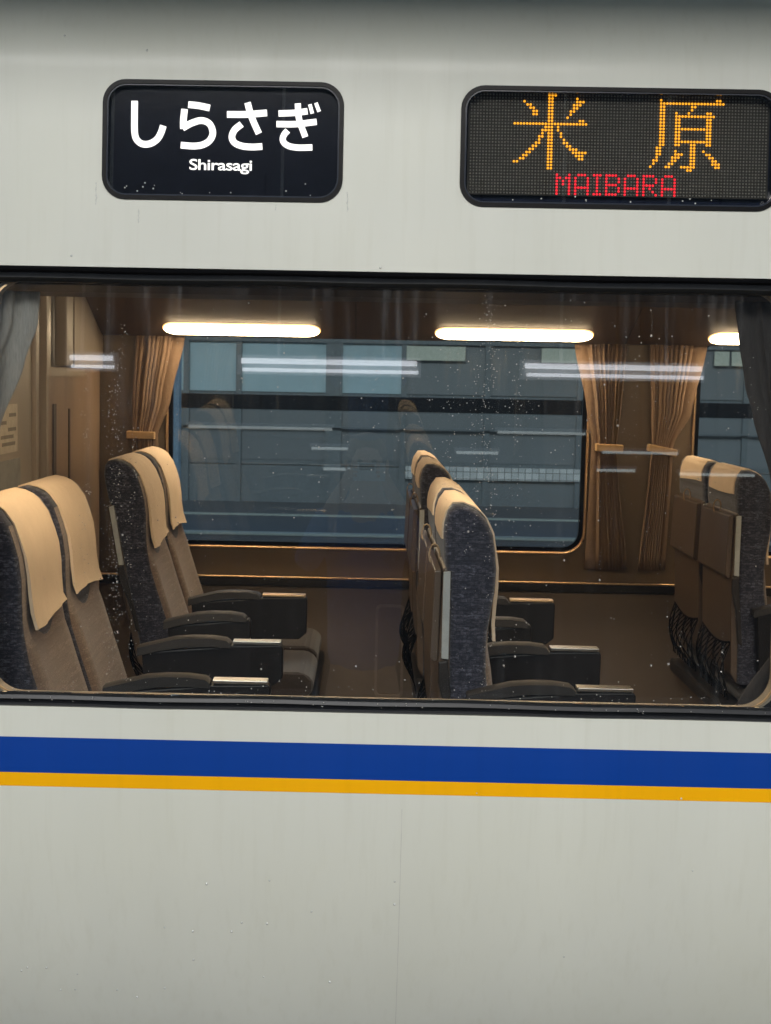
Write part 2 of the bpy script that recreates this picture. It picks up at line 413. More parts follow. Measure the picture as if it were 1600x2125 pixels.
# black printed border round the glass, behind the pane
for a, bx in WN:
    w = MB(); ring(w, rr(a-.045, bx+.045, -.655, .195, .004), rr(a-.012, bx+.012, -.652, .192, .075), gy+.008, gy+.010, side)
    w.build("glass_border", M['black_glass'], car)
# inner frame of the window, pale plastic with a bronze ring standing for its warmly lit inner edge
for a, bx in WN:
    w = MB(); ring(w, rr(a-.03, bx+.03, -.672, .212, .10, 10), rr(a, bx, -.6475, .186, .066, 10), .024, .060, side)
    o = w.build("window_frame", M['lining'], car); smooth_angle(o)
    t = MB(); ring(t, rr(a-.002, bx+.002, -.6495, .188, .068, 10), rr(a+.002, bx-.002, -.6455, .184, .064, 10), .019, .0235, side)
    t.build("frame_lit_edge", M['trim'], o)

# inner linings (near side, then far side), each with its window openings
def lining(name, y, holes, z0, z1, mat):
    n = cdt_panel(name, [(XL, z0), (XR, z0), (XR, z1), (XL, z1)], holes, [], lambda x, z: (x, y(z), z), mat, car); return n
lining("near_lining", lambda z: side(z)+.062, [rr(a, bx, -.6475, .186, .066, 10) for a, bx in WN], -1.3, .64, M['wall'])
far_y = lambda z: 2.665-(z-Z0)*TT*.5
FH = [rr(a, bx, -.652, .175, .085, 10) for a, bx in WF]
cdt_panel("far_lining", [(XL, -.76), (XR, -.76), (XR, .64), (XL, .64)], FH, [], lambda x, z: (x, far_y(z), z), M['wall'], car)
b = MB().box((XL, 2.668, -1.30), (XR, 2.70, -.80)); b.build("far_lower_panel", M['wall_low'], car)
b = MB().box((XL, 2.655, -.796), (XR, 2.70, -.7635)); b.build("far_ledge", M['ledge'], car)
b = MB().tube([(XL, 2.648, -.7605), (XR, 2.648, -.7605)], .0042, 10); smooth_angle(b.build("ledge_trim", M['trim'], car), 60)
for a, bx in WF:
    w = MB(); ring(w, rr(a, bx, -.652, .175, .085, 10), rr(a+.008, bx-.008, -.644, .167, .077, 10), -.004, .010, far_y)
    o = smooth_angle(w.build("far_window_frame", M['trim'], car))
    lp = rr(a+.002, bx-.002, -.650, .173, .083, 10); lp.append(lp[0]); w2 = MB().tube([(x, far_y(z)-.006, z) for x, z in lp], .005, 8); smooth_angle(w2.build('frame_bead', M['trim'], o), 60)
    w = MB(); ring(w, rr(a+.008, bx-.008, -.644, .167, .077, 10), rr(a+.024, bx-.024, -.628, .155, .062, 10), .004, .020, far_y)
    g = smooth_angle(w.build("rubber_seal", M['rubber'], o))
    w = MB().prism(rr(a+.006, bx-.006, -.646, .170, .075, 8), 'y', .024, .032)
    w.v = [(x, far_y(z)+y, z) for x, y, z in w.v]; w.build("far_window_pane", M['far_pane'], car)
# faint pale outline low on the far wall, standing for a frame-shaped reflection
w = MB(); ring(w, rr(.045, .155, -1.22, -.86, .02), rr(.055, .145, -1.21, -.87, .015), -.004, 0, lambda z: 2.667)
w.build("reflection_outline", plain("outline_tone", (.26, .20, .16), .4), car)
MB().box((XL, .13, -1.34), (XR, 2.70, -1.30)).build("interior_floor", M['floor'], car)
MB().box((XL, .10, .66), (XR, 2.76, .70)).build("interior_ceiling", M['ceiling'], car)
# outside skins so the interior is closed: roof, far side with window holes
cdt_panel("far_body_side", [(XL, -1.5), (XR, -1.5), (XR, .8), (XL, .8)], [rr(a-.02, bx+.02, -.67, .2, .08) for a, bx in WF], [], lambda x, z: (x, 2.76-(z-Z0)*TT*.5, z), M['paint'], car)
b = MB(); b.loft([[(x, y, z) for y, z in ((side(1.0), 1.0), (.55, 1.18), (1.38, 1.28), (2.2, 1.18), (2.72, .79), (2.72, .72), (2.1, .9), (1.38, .95), (.6, .9), (.2, .72))] for x in (XL, XR)])
b.build("roof", M['paint'], car)
MB().box((XR-.02, .13, -1.34), (XR, 2.74, .9)).build("end_wall", M['bulk'], car)
MB().box((XL, .13, -1.34), (XL+.02, 2.74, .9)).build("end_wall", M['bulk'], car)

# bulkhead at the end of the saloon: side wall panels, sliding door, notices
BX = -1.0
bw = MB()
bw.box((BX-.05, .085, -1.3), (BX, 1.46, .655)); bw.box((BX-.05, 2.10, .02), (BX, 2.64, .655)); bw.box((BX-.05, 1.462, .28), (BX, 2.099, .655))
bulk = bw.build("bulkhead", M['bulk'], car, bevel=.002)
MB().box((BX-.045, 1.72, -1.3), (BX-.012, 2.64, .018)).build("bulkhead_panel", M['door'], car)
for y0, y1, dx in ((1.463, 1.50, .012), (1.53, 1.56, .0), (1.60, 1.63, .014), (1.66, 1.70, .006)):
    MB().box((BX-.04, y0, -1.3), (BX+dx, y1, .279)).build("door_post", M['bulk' if dx > .01 else 'door'], car, bevel=.003)
MB().box((BX-.046, 1.50, -1.3), (BX-.042, 2.64, .28)).build("door_leaf", M['door_dark'], car)
MB().box((BX-.02, 1.87, .022), (BX+.02, 1.98, .62)).build("cable_duct", M['bulk'], car, bevel=.006)
MB().box((BX-.011, 1.80, -.45), (BX-.008, 1.845, -.10)).build("door_slot", M['door_dark'], car)
MB().box((BX-.011, 2.05, -.60), (BX-.008, 2.07, -.12)).build("door_slot", M['door_dark'], car)
MB().box((BX-.011, 1.74, -.012), (BX-.004, 2.30, .014)).build("door_header", M['bulk'], car)
nb = MB().box((BX, 1.02, -.335), (BX+.003, 1.30, -.245)).build("notice", plain("grey_notice", (.26, .25, .23), .6), bulk)
nb = MB().box((BX, 1.06, -.225), (BX+.002, 1.27, -.09)).build("notice", M['paper'], bulk)
pr = MB()
for r_, (ya, yb) in enumerate(((1.17, 1.25), (1.08, 1.14), (1.16, 1.25), (1.08, 1.22), (1.09, 1.24))):
    pr.box((BX+.002, ya, -.125-r_*.02), (BX+.0027, yb, -.115-r_*.02))
pr.build("notice_print", M['ink'], bulk)

# ------------------------------------------------------------------ signs on the side of the train
def side_loop(mb, loop, y0, y1):
    w = MB().prism(loop, 'y', 0, 1); w.v = [(x, side(z)+(y0 if y < .5 else y1), z) for x, y, z in w.v]; mb.add(w.v, w.f); return mb
def sign_shell(root, x0, x1, z0, z1, r, deep):
    w = MB(); ring(w, rr(x0+.0004, x1-.0004, z0+.0004, z1-.0004, r), rr(x0+.0085, x1-.0085, z0+.0085, z1-.0085, r-.007), -.0035, deep, side)
    smooth_angle(w.build("gasket", M['rubber'], root))
    w = MB(); ring(w, rr(x0+.0085, x1-.0085, z0+.0085, z1-.0085, r-.007), rr(x0+.0115, x1-.0115, z0+.0115, z1-.0115, r-.010), -.0010, deep-.002, side)
    smooth_angle(w.build("inner_rim", plain("rim_plastic", (.03, .036, .05), .12, spec=.6), root))
    w = MB(); side_loop(w, rr(x0+.0110, x1-.0110, z0+.0110, z1-.0110, r-.0095), .0020, .0050); w.build("sign_pane", M['sign_pane'], root)
ta = empty("train_name_sign", (-.298, side(.463), .345), "lit dark sign reading しらさぎ in white with Shirasagi below", "train sign")
sign_shell(ta, -.537, -.059, .345, .581, .046, .03)
w = MB(); side_loop(w, rr(-.528, -.068, .354, .572, .040), .0155, .022); w.build("sign_face", M['sign_face'], ta)
ST = dict(
 shi=[[(-0.4761, 0.541), (-0.476, 0.5129), (-0.4752, 0.4793), (-0.4704, 0.4644), (-0.4589, 0.4564), (-0.4438, 0.4574), (-0.4307, 0.4658), (-0.423, 0.4783), (-0.4183, 0.493)]],
 ra=[[(-0.3691, 0.5356), (-0.3487, 0.5337), (-0.3264, 0.5295)], [(-0.3765, 0.5265), (-0.3785, 0.5033), (-0.3782, 0.4876)], [(-0.3800, 0.4890), (-0.3621, 0.4991), (-0.3426, 0.5046), (-0.3266, 0.4986), (-0.3195, 0.4819), (-0.3246, 0.4668), (-0.338, 0.4573), (-0.3568, 0.454), (-0.3829, 0.4554)]],
 sa=[[(-0.2918, 0.5174), (-0.2522, 0.5181), (-0.2123, 0.5217)], [(-0.2515, 0.5412), (-0.2427, 0.513), (-0.2278, 0.4807)], [(-0.2625, 0.4989), (-0.2762, 0.4871), (-0.2813, 0.4731), (-0.2758, 0.462), (-0.2606, 0.4556), (-0.2398, 0.454), (-0.2206, 0.4555)]],
 gi=[[(-0.1893, 0.5209), (-0.1581, 0.5226), (-0.1318, 0.5263)], [(-0.1931, 0.5), (-0.1539, 0.5006), (-0.1133, 0.5058)], [(-0.1516, 0.5413), (-0.1484, 0.5108), (-0.1353, 0.4755)], [(-0.1706, 0.4877), (-0.178, 0.4786), (-0.1797, 0.4673), (-0.1701, 0.4582), (-0.1512, 0.4544), (-0.121, 0.4552)], [(-0.1275, 0.5398), (-0.1223, 0.522)], [(-0.1155, 0.543), (-0.1088, 0.526)]])
lay = 0
for ch, strokes in ST.items():
    w = MB()
    for q, st in enumerate(strokes):
        wd = .0060 if ch == 'gi' and q < 4 else .0064
        if ch == 'gi' and q > 3: wd = .0036
        pts = catmull([(x, z, 0) for x, z in st], 8) if len(st) > 2 else [Vector((x, z, 0)) for x, z in st]
        A, B = [], []
        for i, p in enumerate(pts):
            d = (pts[min(i+1, len(pts)-1)]-pts[max(i-1, 0)]).normalized(); n_ = Vector((-d.y, d.x, 0))*wd
            A.append(p+n_); B.append(p-n_)
        yo = .0125+.00025*q
        rings = [[(a.x, side(a.y)+yo, a.y), (b_.x, side(b_.y)+yo, b_.y), (b_.x, side(b_.y)+.0158, b_.y), (a.x, side(a.y)+.0158, a.y)] for a, b_ in zip(A, B)]
        w.loft(rings)
    w.build("letter", M['letter'], ta)
cu = bpy.data.curves.new("latin_letters", 'FONT'); cu.body = "Shirasagi"; cu.size = .0300; cu.offset = .00025; cu.extrude = .0008; cu.space_character = .94
to = bpy.data.objects.new("latin_tmp", cu); C.objects.link(to); bpy.context.view_layer.update()
me = bpy.data.meshes.new_from_object(to.evaluated_get(bpy.context.evaluated_depsgraph_get())); bpy.data.objects.remove(to)
xs = [v.co.x for v in me.vertices]; sc_ = .1245/(max(xs)-min(xs))
lo = ta.location
for v in me.vertices:
    X = -.3650+(v.co.x-min(xs))*sc_; Z = .4075+v.co.y; Y = side(Z)+.0142-v.co.z; v.co = Vector((X, Y, Z))-Vector(lo)
for p in me.polygons: p.material_index = 0
me.materials.clear(); me.materials.append(M['letter'])
o = bpy.data.objects.new("latin_lettering", me); C.objects.link(o); o.parent = ta

tb = empty("destination_display", (.4875, side(.463), .342), "dot matrix display reading 米原 in amber with MAIBARA in red", "led display")
sign_shell(tb, .172, .803, .342, .580, .046, .045)
w = MB(); side_loop(w, rr(.181, .794, .351, .571, .040), .040, .046); w.build("display_back", plain("display_back", (.009, .013, .028), .10, spec=.25), tb)
px_, pz_ = .5855/95, (.5678-.3740)/31
def led_xz(c, r): return .1945+c*px_, .5678-r*pz_
def led_y(z): return side(z)+.0262
w = MB(); w.box((.1880, 0, .3700), (.7860, 1, .5722)); w.v = [(x, side(z)+(.0275 if y < .5 else .0395), z) for x, y, z in w.v]; w.build("led_board", M['led_board'], tb)
KOME = {0: '11-13', 1: '11,12,20', 2: '3,11,12,20-22', 3: '4,5,11,12,19-21', 4: '5,6,11,12,19,20', 5: '6,7,11,12,18,19', 6: '6,7,11,12,18', 7: '11,12,17', 8: '11,12,21,22',
 9: '0-23', 10: '10-12,14', 11: '9-12,14', 12: '9,11,12,15', 13: '8,9,11,12,15', 14: '8,11,12,16', 15: '7,8,11,12,16,17', 16: '6,7,11,12,17,18', 17: '5,6,11,12,18-20', 18: '4,5,11,12,19-23',
 19: '3,4,11,12,20-22', 20: '2,3,11,12,21,22', 21: '0,1,11,12', 22: '11,12', 23: '11,12'}
HARA = {1: '3,21,22', 2: '3-23', 3: '3,4,13,14', 4: '3,4,13', 5: '3,4,8,12,18,19', 6: '3,4,8-20', 7: '3,4,8,9,18,19', 8: '3,4,8,9,18,19', 9: '3,4,8,9,18,19', 10: '3,4,8-19', 11: '3,4,8,9,18,19',
 12: '3,4,8,9,18,19', 13: '3,4,8,9,18,19', 14: '3,4,8-19', 15: '3,4,8,9,13,14,18,19', 16: '2,3,13,14', 17: '2,3,8,13,14,17', 18: '2,3,8-10,13,14,18,19', 19: '2,7-9,13,14,19,20',
 20: '1,2,7,8,13,14,20,21', 21: '1,6,7,13,14,20-22', 22: '0,5,6,10-14,21,22', 23: '12,13'}
def cols(s):
    out = []
    for t in s.split(','):
        if '-' in t: a, b_ = map(int, t.split('-')); out += range(a, b_+1)
        else: out.append(int(t))
    return out
amber = {(14+c, r) for r, s in KOME.items() for c in cols(s)} | {(58+c, r) for r, s in HARA.items() for c in cols(s)}
GL = {'M': ['0,4', '0,1,3,4', '0,2,4', '0,2,4', '0,4', '0,4', '0,4'], 'A': ['1-3', '0,4', '0,4', '0,4', '0-4', '0,4', '0,4'], 'I': ['0-2', '1', '1', '1', '1', '1', '0-2'],
      'B': ['0-3', '0,4', '0,4', '0-3', '0,4', '0,4', '0-3'], 'R': ['0-3', '0,4', '0,4', '0-3', '0,2', '0,3', '0,4']}
red = set(); cx_ = 28
for ch in "MAIBARA":
    for r, s in enumerate(GL[ch]):
        for c in cols(s): red.add((cx_+c, 25+r))
    cx_ += 4 if ch == 'I' else 6
mbs = {'amber': MB(), 'red': MB(), 'off': MB()}
for r in range(32):
    for c in range(96):
        kind = 'amber' if (c, r) in amber else 'red' if (c, r) in red else 'off'
        x, z = led_xz(c, r); rad = .0026 if kind != 'off' else .0020; y = led_y(z); n = 8 if kind != 'off' else 5
        vs = [(x+rad*math.cos(2*math.pi*j/n), y+.0012, z+rad*math.sin(2*math.pi*j/n)) for j in range(n)]
        vs += [(x+rad*.6*math.cos(2*math.pi*j/n), y-.0006, z+rad*.6*math.sin(2*math.pi*j/n)) for j in range(n)]
        fs = [(j, (j+1) % n, n+(j+1) % n, n+j) for j in range(n)]+[tuple(n+j for j in range(n))]
        mbs[kind].add(vs, fs)
mbs['amber'].build("amber_dots", M['led_amber'], tb, kind="stuff"); mbs['red'].build("red_dots", M['led_red'], tb, kind="stuff"); mbs['off'].build("unlit_dots", M['led_off'], tb, kind="stuff")

# ------------------------------------------------------------------ luggage racks and their lamps
nr = empty("luggage_rack", (0, .3, .16), "luggage rack just inside the near window top, its underside coloured dark for shade", "luggage rack")
M["rack_shaded"] = plain("shaded_rack", (.05, .042, .040), .5)  # rack colour darkened for the weakly lit near underside
MB().prism([(.092, .640), (.092, .178), (.13, .166), (.20, .160), (.215, .166), (.56, .372), (.57, .39), (.56, .41), (.20, .30), (.14, .64)], 'x', BX+.002, XR-.03).build("rack_panel", M['rack_shaded'], nr)
fr_ = empty("luggage_rack", (0, 2.3, .15), "brown luggage rack over the far windows with three lit lamps", "luggage rack")
MB().prism([(2.60, .145), (2.645, .145), (2.64, .640), (2.58, .64), (2.54, .28), (2.02, .41), (1.99, .40), (1.99, .374)], 'x', BX+.002, XR-.03).build("rack_panel", M['rack'], fr_)
MB().prism([(1.975, .372), (1.985, .366), (1.989, .42), (1.979, .42)], 'x', BX+.002, XR-.03).build("rack_rail", M['trim'], fr_)
for xj in (-.05, .95, 1.95):
    MB().prism([(2.60, .1442), (2.02, .3622), (2.02, .3634), (2.60, .1454)], 'x', xj-.0012, xj+.0012).build("panel_joint", M['ledge'], fr_)
slope = math.atan2(.374-.145, -(1.99-2.60))
def rack_lamp(xc, far, label):
    """a stadium-shaped lamp let into the sloping underside"""
    L, R = .285, .047; loop = []
    for sx, a0 in ((1, -90), (-1, 90)):
        for i in range(13):
            a = math.radians(a0+180*i/12); loop.append((sx*(L-R)+R*math.cos(a), R*math.sin(a)))
    if far: base = Vector((xc, 2.60-.075, .145+.075*.3754)); du = Vector((1, 0, 0)); dv = Vector((0, -math.cos(slope), math.sin(slope)))
    else: base = Vector((xc, .215+.10, .166+.10*.597)); du = Vector((1, 0, 0)); a = math.atan2(.206, .345); dv = Vector((0, math.cos(a), math.sin(a)))
    nn = du.cross(dv).normalized(); nn = nn if nn.z < 0 else -nn
    t = empty("rack_lamp", base, label, "lamp", "oblong lamps under the luggage racks")
    def P(u, v, h, s=1): return base+du*(u*s)+dv*(v*s)+nn*h
    w = MB(); n = len(loop)
    w.loft([[P(u, v, .001) for u, v in loop], [P(u, v, .007) for u, v in loop], [P(u*.985, v*.93, .009) for u, v in loop]])
    w.build("diffuser", M['lamp'], t)
    w = MB(); o1 = [P(u*1.02, v*1.09, .0005) for u, v in loop]; o2 = [P(u*1.02, v*1.09, .004) for u, v in loop]; i1 = [P(u*1.0, v*1.0, .004) for u, v in loop]
    vs = o1+o2+i1; w.add(vs, [(i, (i+1) % n, n+(i+1) % n, n+i) for i in range(n)]+[(n+i, n+(i+1) % n, 2*n+(i+1) % n, 2*n+i) for i in range(n)])
    w.build("rim", M['lamp_rim'], t)
    return t
rack_lamp(-.470, True, "leftmost of the glowing oblong lamps, above the left end of the far window")
rack_lamp(.530, True, "middle glowing oblong lamp, above the middle seats and the brown curtain")
rack_lamp(1.530, True, "rightmost glowing oblong lamp, cut off by the dark curtain")
for i, x in enumerate((-.62, .36, 1.34, 2.3)):
    rack_lamp(x, False, ("first", "second", "third", "fourth")[i]+" oblong lamp from the left under the near luggage rack")

# ------------------------------------------------------------------ seats
FRONT = [(.174, -.275), (.187, -.262), (.207, -.262), (.228, -.271), (.243, -.281), (.255, -.294), (.269, -.324), (.275, -.364), (.278, -.398), (.276, -.445), (.269, -.489), (.263, -.53), (.261, -.564), (.262, -.616), (.270, -.68), (.281, -.76), (.295, -.86), (.30, -.93)]
BACK = [(.19, -.93), (.186, -.80), (.184, -.67), (.182, -.59), (.181, -.48), (.181, -.403), (.172, -.400), (.168, -.373), (.166, -.329), (.167, -.302)]
def seat_pair(loc, label, recline, far=False, shift=0.0, lift=0.0):
    """local frame: x forward, y across (0 = side nearest the camera), z absolute; loc is the base on the floor"""
    t = empty("seat_pair", loc, label, "double seat", "double seats with tan headrest covers")
    ox, oy, oz = loc
    ca, sa = math.cos(-recline), math.sin(-recline); hx, hz = .24, -1.06
    def R(x, z):
        dx, dz = x-hx, z-hz; return hx+dx*ca-dz*(-sa), hz+dx*(-sa)*(1)+dz*ca
    def R(x, z):   # lean back: top moves to -x
        a = recline; dx, dz = x-hx, z-hz
        return hx+dx*math.cos(a)-dz*math.sin(a), hz+dx*math.sin(a)+dz*math.cos(a)
    def W(x, y, z, rec=True):
        if rec: x, z = R(x, z); x += shift; z += lift
        return (ox+x, oy+y, z)
    prof = FRONT+BACK; cxm, czm = .222, -.6
    for s0 in (.045, .500):
        w_ = .420
        # backrest body: rounded towards both sides
        rings = []
        for yy, inset in ((0, .012), (.004, .005), (.014, .0), (.04, .0), (w_/2, .0), (w_-.04, 0), (w_-.014, 0), (w_-.004, .005), (w_, .012)):
            ring_ = []
            for x, z in prof:
                n_ = len(prof); d = Vector((x-cxm, (z-czm)*.12)); d = d.normalized()*inset if d.length else d
                z_ = z-inset*(1 if z > -.35 else 0)
                ring_.append(W(x-d.x, s0+yy, z_))
            rings.append(ring_)
        body = smooth_angle(MB().loft(rings).build("backrest", M['fabric_side'], t), 50)
        # brown front cushion with a hollow down its middle
        w = MB(); fr2 = [p for p in FRONT if p[1] < -.30]; rings = []
        for i in range(13):
            u = i/12; y = s0+.012+u*(w_-.024); hol = .016*math.sin(math.pi*u)**2; bol = .012*(abs(u-.5)*2)**3
            rings.append([W(x+(.0025+.0085*min(1, max(0, (-.545-z)/.06)))*math.sin(math.pi*u)**.4+bol*min(1, max(0, (-.545-z)/.06))*min(1, max(0, (-.40-z)/.15))*(1 if .02 < u < .98 else 0)-hol*.5, y, z) for x, z in fr2]+[W(x-.012, y, z) for x, z in reversed(fr2)])
        smooth_angle(w.loft(rings).build("front_cushion", M['fabric_front'], t), 75)
        # tan cover over the headrest
        path = [(.163, -.335), (.1625, -.318), (.1640, -.300), (.170, -.279), (.184, -.2585), (.207, -.2570), (.230, -.266), (.246, -.277), (.259, -.292), (.274, -.322), (.281, -.364), (.2845, -.398), (.283, -.44), (.279, -.48), (.277, -.520), (.281, -.548)]
        w = MB(); rings = []; ny = 13
        for i in range(ny):
            u = i/(ny-1); y = s0+.045+u*(w_-.09); a = []; c_ = []
            for j, (x, z) in enumerate(path):
                v = j/(len(path)-1)
                wob = .0026*math.sin(7*u+9*v+s0*7)+.0018*math.sin(17*u-5*v+s0*3); wob = abs(wob)*(.4+1.8*max(0, v-.5))
                yy = y+(.5-u)*.018*max(0, v-.55); zz = z-(.010*math.sin(3.3*u+1+s0*5) if j == len(path)-1 else 0)-(.006*math.sin(2.5*u+s0*9) if j == 0 else 0)
                a.append(W(x+(wob if j > 9 else -abs(wob)*.5 if j < 2 else 0), yy, zz)); nx = 1 if x > .2 else -1
                c_.append(W(x-(.0035 if j > 7 else -.0035 if j < 4 else 0), yy, zz-(.0035 if 4 <= j <= 7 else 0)))
            rings.append(a+c_[::-1])
        smooth_angle(w.loft(rings).build("headrest_cover", M['cover'], t), 60)
        # hard back shell, folding tray, net, hook
        w = MB()
        w.loft([[W(x, s0+a, z) for x, z in ((.185, -.385), (.166, -.398), (.160, -.60), (.163, -.70), (.170, -.90), (.19, -.93))] for a in (.010, w_-.010)])
        w.build("back_shell", M['tray'], t, bevel=.004)
        w = MB(); w.loft([[W(x, s0+a, z) for x, z in ((.163, -.402), (.148, -.404), (.142, -.59), (.150, -.600), (.160, -.598))] for a in (.020, w_-.012)])
        tr = w.build("tray_table", M['tray'], t, bevel=.003)
        w = MB(); w.loft([[W(x, s0+a, z) for x, z in ((.181, -.402), (.166, -.404), (.166, -.588), (.181, -.59))] for a in (.001, .0095)])
        w.build("tray_edge", M['tray_edge'], tr, bevel=.001)
        w = MB(); w.loft([[W(x, s0+a, z) for x, z in ((.18, -.592), (.160, -.596), (.160, -.640), (.175, -.70), (.185, -.80), (.20, -.81))] for a in (-.002, .010)])
        w.build("tray_arm", M['shell'], t, bevel=.003)
        w = MB(); yc = s0+w_*.52
        w.tube([W(.160+.012*math.cos(a)-.004, yc, -.392+.024*math.sin(a)) for a in [2*math.pi*i/12 for i in range(13)]], .0022, 6)
        w.build("coat_hook", M['hook'], t)
        # net pocket: woven cords
        w = MB(); nn_ = 13
        def NP(u, v):
            top = -.80-.022*math.sin(math.pi*u); z = top+(-.985-top)*v; x = .168-.040*math.sin(math.pi*min(1, v*1.1))*(.5+.5*math.sin(math.pi*u)); return W(x, s0+.02+u*(w_-.04), z)
        for i in range(nn_+1):
            u = i/nn_
            for sgn in (1, -1):
                pts = []
                for q in range(9):
                    v = q/8; uu = min(1, max(0, u+sgn*(.06*math.sin(v*10+i)))); pts.append(NP(uu, v))
                w.tube(pts, .0016, 4)
        w.tube([NP(u/12, 0) for u in range(13)], .004, 6); w.build("net_pocket", M['net'], t)
        w = MB(); w.loft([[W(x, s0+a, z, False) for x, z in ((.27, -.92), (.22, -.95), (.21, -.99), (.24, -1.02), (.58, -1.01), (.61, -.99), (.61, -.95), (.58, -.925), (.45, -.925))] for a in (.005, w_-.005)])
        w.build("seat_cushion", M['cushion'], t, bevel=.02)
    w = MB(); w.box(W(.17, .03, -1.07, False), W(.62, .97, -1.02, False)); w.box(W(.30, .25, -1.30, False), W(.50, .75, -1.07, False)); w.build("seat_base", M['shell'], t, bevel=.01)
    # three armrests, each with side panel, curved pad and a metal flap cover
    for k_, ya in enumerate((0.0,) if far else (0.0, .462, .925)):
        drop = (0, 0, .014)[k_] if not far else .034
        xe = (.568, .568, .452)[k_] if not far else .585
        zb = -.745 if not far else -.775
        w = MB()
        w.loft([[W(x, ya+a, z-drop, False) for x, z in ((.23, -.668), (.42, -.651), (.435, -.6475), (xe, -.6445), (xe+.004, -.652), (xe+.003, zb+.02), (xe-.02, zb), (.45, zb), (.44, -.93), (.25, -.93))] for a in (.002, .038)])
        ar = w.build("armrest", M['arm'], t, bevel=.003)
        pts = [(.22, -.654), (.27, -.641), (.31, -.631), (.35, -.6275), (.40, -.6275), (.435, -.632), (.445, -.640), (.445, -.650), (.40, -.6475), (.34, -.6485), (.27, -.660), (.22, -.674)]
        w = MB(); w.loft([[W(x, ya+a, z-drop+dz_, False) for x, z in pts] for a, dz_ in ((-.004, -.003), (.004, 0), (.036, 0), (.044, -.003))])
        smooth_angle(w.build("arm_pad", M['armpad'], ar), 40)
        if k_ < 2:
            w = MB(); w.box(W(.450, ya+.001, -.6440-drop, False), W(xe-.002, ya+.039, -.6360-drop, False)); w.build("arm_flap", M['steel' if not far else 'trim'], ar, bevel=.001)
            w = MB(); w.box(W(.454, ya-.0005, -.6435-drop, False), W(xe-.006, ya+.003, -.6420-drop, False)); w.build("flap_hinge", M['shell'], ar)
    return t
FZ = -1.30
def copy_tree(o, parent=None):
    c = o.copy(); C.objects.link(c); c.parent = parent
    for ch in list(o.children): copy_tree(ch, c)
    return c
YA, YC = .115, 1.585
seat_pair((-.765, YA, FZ), "reclined double seat right behind the near glass at the left edge", math.radians(10), False, -.132, .004)
seat_pair((-.765, YC, FZ), "reclined double seat across the aisle, in front of the left brown curtain", math.radians(10), True, -.088, .014)
mid = seat_pair((0, YA, FZ), "upright double seat in the middle of the window, blue woven side towards the glass", 0)
midf = seat_pair((0, YC, FZ), "upright double seat across the aisle, mostly hidden behind the middle near seat", 0, True)
c = copy_tree(midf); c.location = (.98, YC, FZ); c["label"] = "upright double seat at the right seen from behind, with tray tables and net pockets"

# ------------------------------------------------------------------ curtains
def curtain(name, spec, y, label, mat, hem_side, pleats=9, amp=.016, tie=None, grp=None, hem=.26, yfun=None, cat="curtain"):
    """spec: list of (z, x_left, x_right); the cloth is pleated except for a plain hem on one side"""
    t = empty(name, ((spec[0][1]+spec[0][2])/2, y, spec[-1][0]), label, cat, grp)
    w = MB(); nu = pleats*8; rows_ = []; zs = []
    for a, b_ in zip(spec[:-1], spec[1:]):
        for i in range(8): zs.append((a, b_, i/8))
    zs.append((spec[-2], spec[-1], 1.0))
    rnd = random.Random(int(abs(spec[0][1])*1000)); ph = [rnd.uniform(-.5, .5) for _ in range(pleats+2)]; am = [rnd.uniform(.5, 1.2) for _ in range(pleats+2)]
    for (a, b_, f) in zs:
        s_ = f*f*(3-2*f)*.5+f*.5
        z = a[0]+(b_[0]-a[0])*f; xl = a[1]+(b_[1]-a[1])*s_; xr_ = a[2]+(b_[2]-a[2])*s_; row = []
        for i in range(nu+1):
            u = i/nu; uu = u if hem_side < 0 else 1-u          # uu = 0 at the hem
            if uu < hem: yo = .006*math.sin(uu/hem*math.pi)-.012; xx = u
            else:
                q = (uu-hem)/(1-hem)*pleats; k0 = int(q); fr3 = q-k0
                yo = amp*am[k0]*(1-abs(2*fr3-1)**1.5)*1.3-amp*.4+ph[k0]*.004; xx = u+(.25/pleats)*math.sin(2*math.pi*fr3+ph[k0])*(1-hem)
            yy = (yfun(z) if yfun else y)
            row.append((xl+(xr_-xl)*xx, yy-yo, z))
        rows_.append(row)
    n = nu+1; vs = [p for r in rows_ for p in r]; fs = [(i*n+j, i*n+j+1, (i+1)*n+j+1, (i+1)*n+j) for i in range(len(rows_)-1) for j in range(nu)]
    w.add(vs, fs); o = w.build("cloth", mat, t, smooth=True)
    sm = o.modifiers.new("thick", 'SOLIDIFY'); sm.thickness = .0012
    if tie:
        (x0, z0), (x1, z1) = tie; ang = math.atan2(z1-z0, x1-x0); ln = math.hypot(x1-x0, z1-z0); yy = (yfun(z0) if yfun else y)
        mt = Matrix.Translation((x0, yy, z0)) @ Matrix.Rotation(-ang, 4, 'Y')
        MB().box((0, -.030, -.015), (ln, .024, .013), mt).build("tieback", M['tie'], t, bevel=.003)
    return t
g = "brown pleated curtains beside the far windows"
yf = lambda z: far_y(z)-.035
curtain("curtain", [(.150, .765, .962), (-.10, .820, .948), (-.235, .845, .936), (-.32, .842, .945), (-.705, .835, .995)], 2.62, "brown curtain tied back at the left of the brown pier, right of the far window", M['curtain'], -1, tie=((.856, -.240), (.957, -.243)), grp=g, yfun=yf)
curtain("curtain", [(.150, 1.045, 1.262), (-.10, 1.060, 1.215), (-.235, 1.068, 1.150), (-.32, 1.062, 1.150), (-.705, 1.035, 1.14)], 2.62, "brown curtain tied back behind the right seats, right of the brown pier", M['curtain'], 1, tie=((1.053, -.237), (1.158, -.257)), grp=g, yfun=yf)
